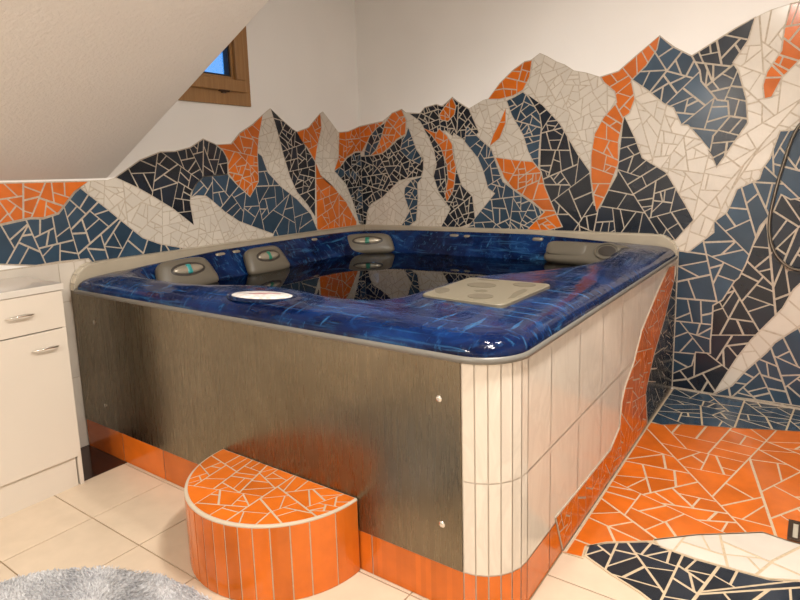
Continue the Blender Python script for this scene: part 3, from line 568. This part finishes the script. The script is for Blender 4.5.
ro=[ray(OUT,a) for a in angs]; ri=[ray(INN,a) for a in angs]
def wallk(x,y):
    return max(0,min(1,max((.8-x)/.5,(y+.9)/.5)))
def lipz(a):     # the crest stands a little higher along the walls than at the open sides
    x,y=math.cos(a),math.sin(a)
    k=max(0,min(1,(y-x*1.0+.15)/.7)); return .034*k
prof=[('o',0,.846),('o',-.006,.858),('o',-.004,.872),('o',.008,.886),('o',.024,.897),('o',.050,.906),('o',.085,.913),
      ('m',.55,.919),('i',.060,.921),('i',.034,.923),('i',.014,.919),('i',.002,.906),('i',-.006,.888),('i',-.016,.84),('i',-.03,.78),('i',-.07,.66),('i',-.16,.52),('i',-.22,.47),('i',-.50,.44),('i',-.56,.40),('i',-.60,.10)]
mb=MB(); RG=[]
for kind,d,z in prof:
    r=[]
    for k,a in enumerate(angs):
        wdt=ro[k]-ri[k]
        sc=min(1,wdt/.17)
        if kind=='o': rad=ro[k]-d*sc if d>0 else ro[k]-d
        elif kind=='i': rad=ri[k]+d*(sc if d>0 else 1)
        else: rad=ri[k]+wdt*d if wdt>.2 else ri[k]+max(.5*(.06*sc+wdt-.085*sc),.05*sc)
        if kind=='i':
            px_,py_=CX+ri[k]*math.cos(a),CY+ri[k]*math.sin(a)
            rad-=.125*wallk(px_,py_)*max(0,min(1,(.915-z)/.135))
        rad=max(rad,.15)
        r.append((CX+rad*math.cos(a),CY+rad*math.sin(a),z+(lipz(a)*min(1,max(0,(z-.80)/.09)) if kind!='o' or z>.85 else 0)))
    RG.append(r)
mb.rings(RG,0,True,False,True)
shell=mb.build('shell',M['acrylic'],tub,smooth=60,fix=False)
# grey trim under the lip on the two open sides
tr=[(x,y,.846) for x,y in corner_path(.004)]
tr[0]=(cw+.01,tr[0][1],.846); tr[-1]=(tr[-1][0],-cw-.012,.846)
mb=MB(); mb.tube(tr,.0125,10); mb.build('rim_trim',M['trim'],tub,smooth=60)

def place(c,facing,tilt=0):
    """local x = width, y = out towards the pool, z = up"""
    f=Vector(facing).normalized(); xa=f.cross(Vector((0,0,1))).normalized(); R=Matrix((xa,f,Vector((0,0,1)))).transposed().to_4x4()
    return Matrix.Translation(c)@R@Matrix.Rotation(tilt,4,'X')
def superell(mb,Mx,w,h,t,e1=.45,e2=.45,nu=40,nv=20,mi=0,taper=0):
    f=lambda c,e: math.copysign(abs(c)**e,c)
    rg=[]
    for i in range(nv+1):
        ph=-PI/2+PI*i/nv; r=[]
        for k in range(nu):
            th=2*PI*k/nu
            x=w/2*f(math.cos(ph),e2)*f(math.cos(th),e1); z=h/2*f(math.cos(ph),e2)*f(math.sin(th),e1); y=t/2*f(math.sin(ph),e2)
            x*=1-taper*(z/h+.5)
            r.append(Mx@Vector((x,y,z)))
        rg.append(r)
    mb.rings(rg,mi,True,False,False)
def headrest(c,facing,w,h,tilt,label,jetmat):
    Mx=place(c,facing,tilt); m=MB(); superell(m,Mx,w,h,.085,.42,.7,taper=.22)
    o=m.build('headrest',M['pillow'],tub,smooth=70,fix=True); o['label']=label
    m=MB(); Mj=Mx@Matrix.Translation((0,.040,.012)); superell(m,Mj,w*.54,h*.46,.012,1,1,32,10)
    j=m.build('jet_recess',M['recess'],None,smooth=70,fix=True); j.parent=o
    m=MB(); superell(m,Mx@Matrix.Translation((0,.044,.012)),w*.47,h*.30,.024,1,1,32,12); superell(m,Mx@Matrix.Translation((0,.0455,.012)),w*.10,h*.312,.0245,.5,.8,16,10,1)
    j=m.build('jet',[M['jet'],jetmat],None,smooth=70,fix=True); j.parent=o; j['label']='pearly oval jet with a green band'
    return o
headrest((.262,-1.925,.868),(1,-.02,0),.40,.185,.55,'grey-beige headrest pillow at the near left',M['teal'])
headrest((.262,-1.335,.866),(1,0,0),.36,.185,.55,'grey-beige headrest pillow in the middle of the left side',M['green'])
headrest((.345,-.385,.868),(.55,-.85,0),.43,.16,.5,'grey-beige headrest pillow in the far corner',M['green'])
# wide beige lounge headrest with a round valve in the far right corner
Mx=place((1.985,-.285,.862),(-.12,-1,0),.55)
m=MB(); superell(m,Mx,.60,.15,.10,.42,.6,taper=.12)
lh=m.build('lounge_headrest',M['pillow'],tub,smooth=70,fix=True); lh['label']='wide grey-beige headrest with a valve in the far right corner'
m=MB(); superell(m,Mx@Matrix.Translation((.135,.040,.014)),.27,.095,.03,.5,.5)
j=m.build('cushion_pad',M['pillow'],None,smooth=60,fix=True); j.parent=lh
m=MB(); Mk=Mx@Matrix.Translation((-.13,.052,.01))@Matrix.Rotation(-PI/2,4,'X')
m.lathe([(.062,-.02),(.066,.004),(.060,.010),(.052,.010),(.050,.002)],Mk@Matrix.Diagonal((1.25,.85,1,1)),36); j=m.build('valve_ring',M['pillow'],None,smooth=40,fix=True); j.parent=lh
m=MB(); m.lathe([(.046,0),(.048,.006),(.03,.008)],Mk@Matrix.Diagonal((1.1,.7,1,1)),30); j=m.build('valve_opening',M['recess'],None,smooth=40,fix=True); j.parent=lh
# skimmer cover with cup wells
PZ=.9155
cor=[(1.890,-2.037),(1.884,-1.625),(2.258,-1.624),(2.247,-2.066)]
cc=(sum(p[0] for p in cor)/4,sum(p[1] for p in cor)/4)
m=bmesh.new()
nu=64
def quad_round(k):
    # rounded outline of the cover
    pts=cor[::-1]; out=[]
    for i in range(4):
        a,b,c=Vector(pts[i-1]),Vector(pts[i]),Vector(pts[(i+1)%4]); u=(a-b).normalized(); v=(c-b).normalized(); r=.03
        for t in range(7):
            s=t/6; p=(b+u*r)*(1-s)**2+b*2*s*(1-s)+(b+v*r)*s*s; out.append((p.x,p.y))
    return out
ol=quad_round(0)
if area(ol)<0: ol=ol[::-1]
wells=[(2.018,-1.775,.060,.048),(2.115,-1.972,.048,.042),(2.168,-1.692,.046,.038)]
me_top=PZ+.016
cov=MB(); cov.prism([(x,y,PZ-.012) for x,y in ol],[(x,y,me_top-.004) for x,y in ol],0,caps=True)
il=inset(ol,.005); cov.rings([[(x,y,me_top-.004) for x,y in ol],[(x,y,me_top) for x,y in il]],0,True,False,True)
fc=cov.build('filter_cover',M['beige'],tub,smooth=35,fix=True); fc['label']='beige plastic cover with cup wells on the near right rim'
for wx,wy,rx,ry in wells:
    # bore a real well, then line it
    cut=MB(); cut.lathe([(1,-.02),(1,.06)],Matrix.Translation((wx,wy,PZ+.004))@Matrix.Diagonal((rx,ry,1,1)),36)
    co=cut.build('cutter',M['beige'],None,fix=True)
    bo=fc.modifiers.new('well','BOOLEAN'); bo.operation='DIFFERENCE'; bo.object=co; bo.solver='EXACT'
    dg=bpy.context.evaluated_depsgraph_get(); nm=bpy.data.meshes.new_from_object(fc.evaluated_get(dg)); fc.modifiers.clear(); fc.data=nm
    bpy.data.objects.remove(co,do_unlink=True)
    c_=MB(); c_.lathe([(1.02,.0070),(1.02,.0098),(.85,.0090),(.2,.0090)],Matrix.Translation((wx,wy,PZ+.008))@Matrix.Diagonal((rx,ry,1,1)),36)
    o=c_.build('cup_well',M['beige_dark'],None,smooth=30,fix=True); o.parent=fc  # darker plastic paints in the shade inside the well
def blotch(cx,cy,w,h,rot,seed):
    rnd=random.Random(seed); p=[]
    for k in range(14):
        a=2*PI*k/14; r=rnd.uniform(.75,1.15); x=w*r*math.cos(a); y=h*r*math.sin(a)
        p.append((cx+x*math.cos(rot)-y*math.sin(rot),cy+x*math.sin(rot)+y*math.cos(rot)))
    return p
for i,(x,y,w_,h_,r_) in enumerate(((1.925,-1.935,.030,.062,.5),(2.215,-1.86,.018,.10,.1),(1.985,-1.66,.05,.014,0),(2.07,-1.88,.03,.024,0))):
    b_=MB(); q=blotch(x,y,w_,h_,r_,i); b_.prism([(a,c,me_top-.001) for a,c in q],[(a,c,me_top+.0004) for a,c in q],0)
    o=b_.build('worn_patch',M['beige_dark'],None,fix=True); o.parent=fc
# oval control panel on the front rim
Mo=Matrix.Translation((1.300,-2.305,.9165))@Matrix.Rotation(math.radians(12),4,'Z')
m=MB(); m.lathe([(1.10,-.008),(1.08,.004),(1.0,.005),(.97,.001)],Mo@Matrix.Diagonal((.150,.078,1,1)),48); cp=m.build('control_panel',M['acrylic'],tub,smooth=50,fix=True)
m=MB(); m.lathe([(1,0),(1,.0035),(.94,.006),(.5,.0075),(.1,.008)],Mo@Matrix.Diagonal((.140,.070,1,1)),48)
PW=NT('pearl_white_display'); n_=PW.noise(PW.tc(),40,3); PW.set(col=PW.ramp(n_,[(.35,(.62,.55,.50)),(.6,(.86,.82,.79))]),rough=.25)
o=m.build('display',PW.mat,None,smooth=40,fix=True); o.parent=cp; o['label']='white oval display with a dark red swoosh'
m=MB(); q=[(-.055,-.010),(-.03,-.006),(0,.006),(.03,.018),(.075,.026),(.03,.026),(-.005,.020),(-.03,.008)]
m.prism([Mo@Vector((x,y,.0052)) for x,y in q],[Mo@Vector((x,y,.0086)) for x,y in q],0)
q=[(-.105,-.006),(-.06,-.004),(-.04,.008),(-.07,.006)]
m.prism([Mo@Vector((x,y,.0042)) for x,y in q],[Mo@Vector((x,y,.0078)) for x,y in q],1)
o=m.build('swoosh',[plain('dark_red',(.30,.06,.07),.4),plain('grey_mark',(.22,.22,.24),.4)],None,fix=True); o.parent=cp
# small air controls and lights along the far rim
def air_knob(x,y,z,rot,w=.06):
    m=MB(); Mx=Matrix.Translation((x,y,z))@Matrix.Rotation(rot,4,'Z'); superell(m,Mx@Matrix.Rotation(PI/2,4,'X'),w,.04,.026,.5,.6,20,8)
    m.build('air_control',M['jet'],tub,smooth=60,fix=True)
air_knob(.148,-1.60,.930,PI/2,.075); air_knob(.150,-1.48,.932,PI/2,.06)
air_knob(.150,-.77,.932,PI/2); air_knob(.96,-.140,.928,0,.075); air_knob(1.065,-.140,.926,0,.05); air_knob(1.60,-.145,.928,0,.075)
# wall jets below the rim (round, chrome)
# water
ring=[]
for k,a in enumerate(angs):
    rad=ri[k]-.018-.125*wallk(CX+ri[k]*math.cos(a),CY+ri[k]*math.sin(a))*min(1,(.915-.803)/.135); ring.append((CX+rad*math.cos(a),CY+rad*math.sin(a),.803))
mb=MB(); mb.poly(ring); wtr=mb.build('tub_water',M['water']); tag(wtr,'still dark water filling the hot tub, mirroring the mosaic','water',kind='stuff')

# ================================================================== STEP
st=thing('tub_step','half-round orange tiled step standing on the floor against the steel panel','step',(1.51,-2.6,0))
SX,SY,SR,SH=1.512,-L-.008,.362,.277
nA=13; aa=[PI+PI*k/52 for k in range(53)]
mb=MB(); core_=[(SX+(SR-.0022)*math.cos(a),SY+(SR-.0022)*math.sin(a)) for a in aa]
mb.prism([(x,y,0) for x,y in core_],[(x,y,SH-.004) for x,y in core_],0); mb.build('step_core',M['pale_grout'],st,fix=True)
mb=MB()
cuts=[0,.20,.36,.46,.55,.66,.79,.92,1.03,1.13,1.24,1.38,1.52,1.66,1.80,1.94,2.08,2.24,2.42,2.60,2.86,PI]
for a0,a1 in zip(cuts,cuts[1:]):
    g=.0022/SR; n=3; b0,b1=PI+a0+g,PI+a1-g
    lo=[(SX+SR*math.cos(b0+(b1-b0)*k/n),SY+SR*math.sin(b0+(b1-b0)*k/n)) for k in range(n+1)]
    li=[(SX+(SR-.007)*math.cos(b0+(b1-b0)*k/n),SY+(SR-.007)*math.sin(b0+(b1-b0)*k/n)) for k in range(n+1)]
    pl=lo+li[::-1]
    mb.prism([(x,y,.002) for x,y in pl],[(x,y,SH-.008) for x,y in pl],0)
mb.build('side_tiles',M['orange'],st,fix=True,bevel=.001)
mb=MB(); rg=[]
for d,z in ((-.002,SH-.010),(.000,SH-.007),(-.001,SH-.003),(-.005,SH-.001),(-.012,SH-.0005)):
    rg.append([(SX+(SR+d)*math.cos(a),SY+(SR+d)*math.sin(a),z) for a in aa])
mb.rings(rg,0,False); mb.build('grout_edge',plain('edge_grout',(.44,.37,.28),.8),st,smooth=60)
top=[(SX+(SR-.006)*math.cos(a),SY+(SR-.012)*math.sin(a)) for a in aa]
o=mosaic('top_mosaic',[('orange',.085,0,top,[])],'z0',st,.0075,'step_grout',21,base=SH-.003); o['label']='broken orange tiles set in grey grout'

# ================================================================== CABINET
XF=.398; CY1,CY0=-2.655,-3.60
cab=thing('bathroom_cabinet','low white lacquered cabinet under the mosaic left of the tub','cabinet',(.2,-3.1,0))
mb=MB(); mb.box(.006,CY0,.0,XF-.014,CY0+.018,.922); mb.box(.006,CY1-.018,0,XF-.004,CY1,.922); mb.box(.006,CY0+.018,.14,XF-.022,CY1-.018,.158); mb.box(.006,CY0+.018,.158,.016,CY1-.018,.922); mb.box(.016,CY0+.018,.75,XF-.022,CY1-.018,.766); mb.box(.016,-3.135,.158,XF-.022,-3.117,.922)
mb.build('carcass',M['lacquer'],cab,bevel=.001)
mb=MB(); mb.box(XF-.026,CY0+.02,0,XF-.012,CY1-.024,.139); mb.build('plinth',M['lacquer'],cab)
mb=MB(); mb.box(.006,CY0-.004,.9235,XF+.006,CY1+.006,.953); mb.build('worktop',[M['worktop']],cab,bevel=.003)
def handle(yc,z,par,w=.112):
    m=MB(); p=[]
    for k in range(21):
        t=-1+2*k/20; p.append((XF+.004+.024*(1-t**4),yc+w/2*t,z+.006*(1-t*t)-.002))
    m.tube(p,[.0035+.002*(1-(-1+2*k/20)**2) for k in range(21)],8)
    h=m.build('handle',M['chrome'],None,smooth=60); h.parent=par; return h
for (a,b) in ((CY0+.003,-3.128),(-3.124,CY1-.002)):
    m=MB(); m.box(XF-.018,a,.757,XF,b,.9215); d=m.build('drawer',M['lacquer'],cab,bevel=.0015); 
    handle(-2.838 if b>-3 else -3.30,.842,d)
    m=MB(); m.box(XF-.018,a,.142,XF,b,.752); d=m.build('door',M['lacquer'],cab,bevel=.0015)
    handle(-2.754 if b>-3 else -3.50,.681,d)
mb=MB(); mb.box(XF-.0205,CY0+.02,.750,XF-.0195,CY1-.02,.759); mb.build('shadow_gap',M['gap'],cab)

# ================================================================== RUG
rc=(1.455,-3.37); ra,rb=.645,.525; rrot=.15
mb=MB(); rnd=random.Random(3)
def rugpt(a,s,wob=0):
    x=ra*s*math.cos(a); y=rb*s*math.sin(a); return (rc[0]+x*math.cos(rrot)-y*math.sin(rrot),rc[1]+x*math.sin(rrot)+y*math.cos(rrot))
edge=[rugpt(2*PI*k/72,1+rnd.uniform(-.012,.012)) for k in range(72)]
mb.rings([[(x,y,.001) for x,y in edge],[(x,y,.012) for x,y in edge]],0,True,True,True)
for k in range(45000):
    a=rnd.uniform(0,2*PI); s=math.sqrt(rnd.random())*1.01; x,y=rugpt(a,s)
    h=rnd.uniform(.003,.008); th=rnd.gauss(2*math.sin(x*9+math.cos(y*7)*2)+2,.7); ln=rnd.uniform(.006,.014); r=rnd.uniform(.0016,.0032)
    dx,dy=math.cos(th),math.sin(th); tipx,tipy=x+dx*ln,y+dy*ln
    b=len(mb.v); mb.v+=[(x-dy*r,y+dx*r,.012),(x+dy*r,y-dx*r,.012),(x+dx*r,y+dy*r,.012),(tipx+dy*r*.5,tipy-dx*r*.5,.012+h),(tipx-dy*r*.5,tipy+dx*r*.5,.012+h)]
    mb.f+=[(b,b+1,b+3,b+4),(b+1,b+2,b+3),(b+2,b,b+4),(b+2,b+4,b+3)]; mb.m+=[0]*4
rug=mb.build('bath_rug',M['rug']); tag(rug,'round blue-grey shaggy bath rug on the cream tiles','rug')

# ================================================================== DRAIN
dr=thing('floor_drain','small dark bronze slotted floor drain set in the mosaic at the right edge','drain',(3.19,-1.37,0))
dx0,dy0,ds=3.105,-1.445,.145
mb=MB(); mb.box(dx0+.01,dy0+.01,.006,dx0+ds-.01,dy0+ds-.01,.008); mb.build('drain_well',M['cavity'],dr)
mb=MB(); fz0,fz1=.006,.014
mb.box(dx0,dy0,fz0,dx0+ds,dy0+.016,fz1); mb.box(dx0,dy0+ds-.016,fz0,dx0+ds,dy0+ds,fz1); mb.box(dx0,dy0+.016,fz0,dx0+.016,dy0+ds-.016,fz1); mb.box(dx0+ds-.016,dy0+.016,fz0,dx0+ds,dy0+ds-.016,fz1)
for k in range(1,5):
    x=dx0+.016+(ds-.032)*k/5; mb.box(x-.006,dy0+.016,fz0,x+.006,dy0+ds-.016,fz1)
mb.build('grate',M['bronze'],dr,bevel=.001)

# ================================================================== SHOWER HOSE
ctrl=[(3.13,-.055,1.95),(3.09,-.05,1.78),(3.04,-.045,1.64),(2.985,-.04,1.54),(2.945,-.035,1.38),(2.915,-.03,1.22),(2.900,-.03,1.09),(2.905,-.03,.99),(2.935,-.03,.895),(2.99,-.03,.83),(3.06,-.03,.805),(3.15,-.035,.83),(3.21,-.04,.92),(3.23,-.05,1.06)]
def catmull(p,n=8):
    o=[]; p=[Vector(q) for q in p]
    for i in range(len(p)-1):
        a=p[max(i-1,0)];b=p[i];c=p[i+1];d=p[min(i+2,len(p)-1)]
        for k in range(n):
            t=k/n; o.append(.5*((2*b)+(c-a)*t+(2*a-5*b+4*c-d)*t*t+(3*b-a-3*c+d)*t**3))
    o.append(p[-1]); return o
hs=thing('shower_hose','ribbed metal shower hose hanging in a loop on the mosaic at the right edge','shower hose',(2.95,-.03,.8))
mb=MB(); mb.tube(catmull(ctrl),.0085,10); mb.build('hose',M['hose'],hs,smooth=60)
mb=MB(); mb.tube([(3.23,-.05,1.05),(3.23,-.05,1.10)],[.014,.012],14); mb.build('hose_nut',M['chrome'],hs,smooth=40)
mb=MB(); mb.box(3.20,-.075,1.09,3.26,-.011,1.15); mb.tube([(3.06,-.043,1.12),(3.40,-.043,1.12)],.024,16); mb.build('mixer',M['black'],hs,bevel=.004)
mb=MB(); mb.tube([(3.15,-.055,1.3),(3.15,-.055,2.05)],.010,12); mb.box(3.14,-.055,1.33,3.16,-.011,1.36); mb.box(3.14,-.055,1.98,3.16,-.011,2.01); mb.build('rail',M['chrome'],hs)

# ================================================================== LIGHT
def area_lamp(name,loc,size,power,col,rot=(0,0,0)):
    l=bpy.data.lights.new(name,'AREA'); l.shape='DISK'; l.size=size; l.energy=power; l.color=col
    o=bpy.data.objects.new(name,l); COL.objects.link(o); o.location=loc; o.rotation_euler=rot; return o
WARM=(1,.95,.88)
for i in range(3):
    for j in range(3):
        area_lamp('highlight_lamp',(1.75+.55*i,-2.9+.55*j,2.9),.05,5.0,WARM)  # added overhead lamps, only there for highlights on the tub lip
area_lamp('main_or_fill_lamp',(2.9,-2.6,2.85),.4,100,WARM)
area_lamp('main_or_fill_lamp',(2.0,-4.9,2.25),.3,46,WARM)  # added fill light behind the camera, brightens the left side

wd=bpy.data.worlds.new('dusk'); SC.world=wd; wd.use_nodes=True
wd.node_tree.nodes['Background'].inputs[0].default_value=(.07,.36,1.0,1); wd.node_tree.nodes['Background'].inputs[1].default_value=1.1

# ================================================================== CAMERA
v=(3.12340297,-3.91715527,1.39271931,2.18857489,-.156804276,-.0288977942,596.781418,-2.52722682,-32.7633046)
yaw,pit,rol=v[3:6]
F=Vector((math.cos(pit)*math.cos(yaw),math.cos(pit)*math.sin(yaw),math.sin(pit)))
Rt=F.cross(Vector((0,0,1))).normalized(); Up=Rt.cross(F)
c,s=math.cos(rol),math.sin(rol); Rr=Rt*c+Up*s; Ur=Up*c-Rt*s
cam=bpy.data.cameras.new('camera'); co=bpy.data.objects.new('camera',cam); COL.objects.link(co)
mw=Matrix((Rr,Ur,-F)).transposed().to_4x4(); mw.translation=Vector(v[:3]); co.matrix_world=mw
cam.sensor_width=36; cam.lens=v[6]*36/800; cam.shift_x=-v[7]/800; cam.shift_y=v[8]/800; cam.clip_start=.02
SC.camera=co
SC.view_settings.view_transform='Standard'; SC.view_settings.look='None'; SC.view_settings.gamma=1; SC.view_settings.use_curve_mapping=False
SC.view_settings.exposure=0.30
SC.cycles.max_bounces=10; SC.cycles.diffuse_bounces=5; SC.cycles.glossy_bounces=5; SC.cycles.use_denoising=True
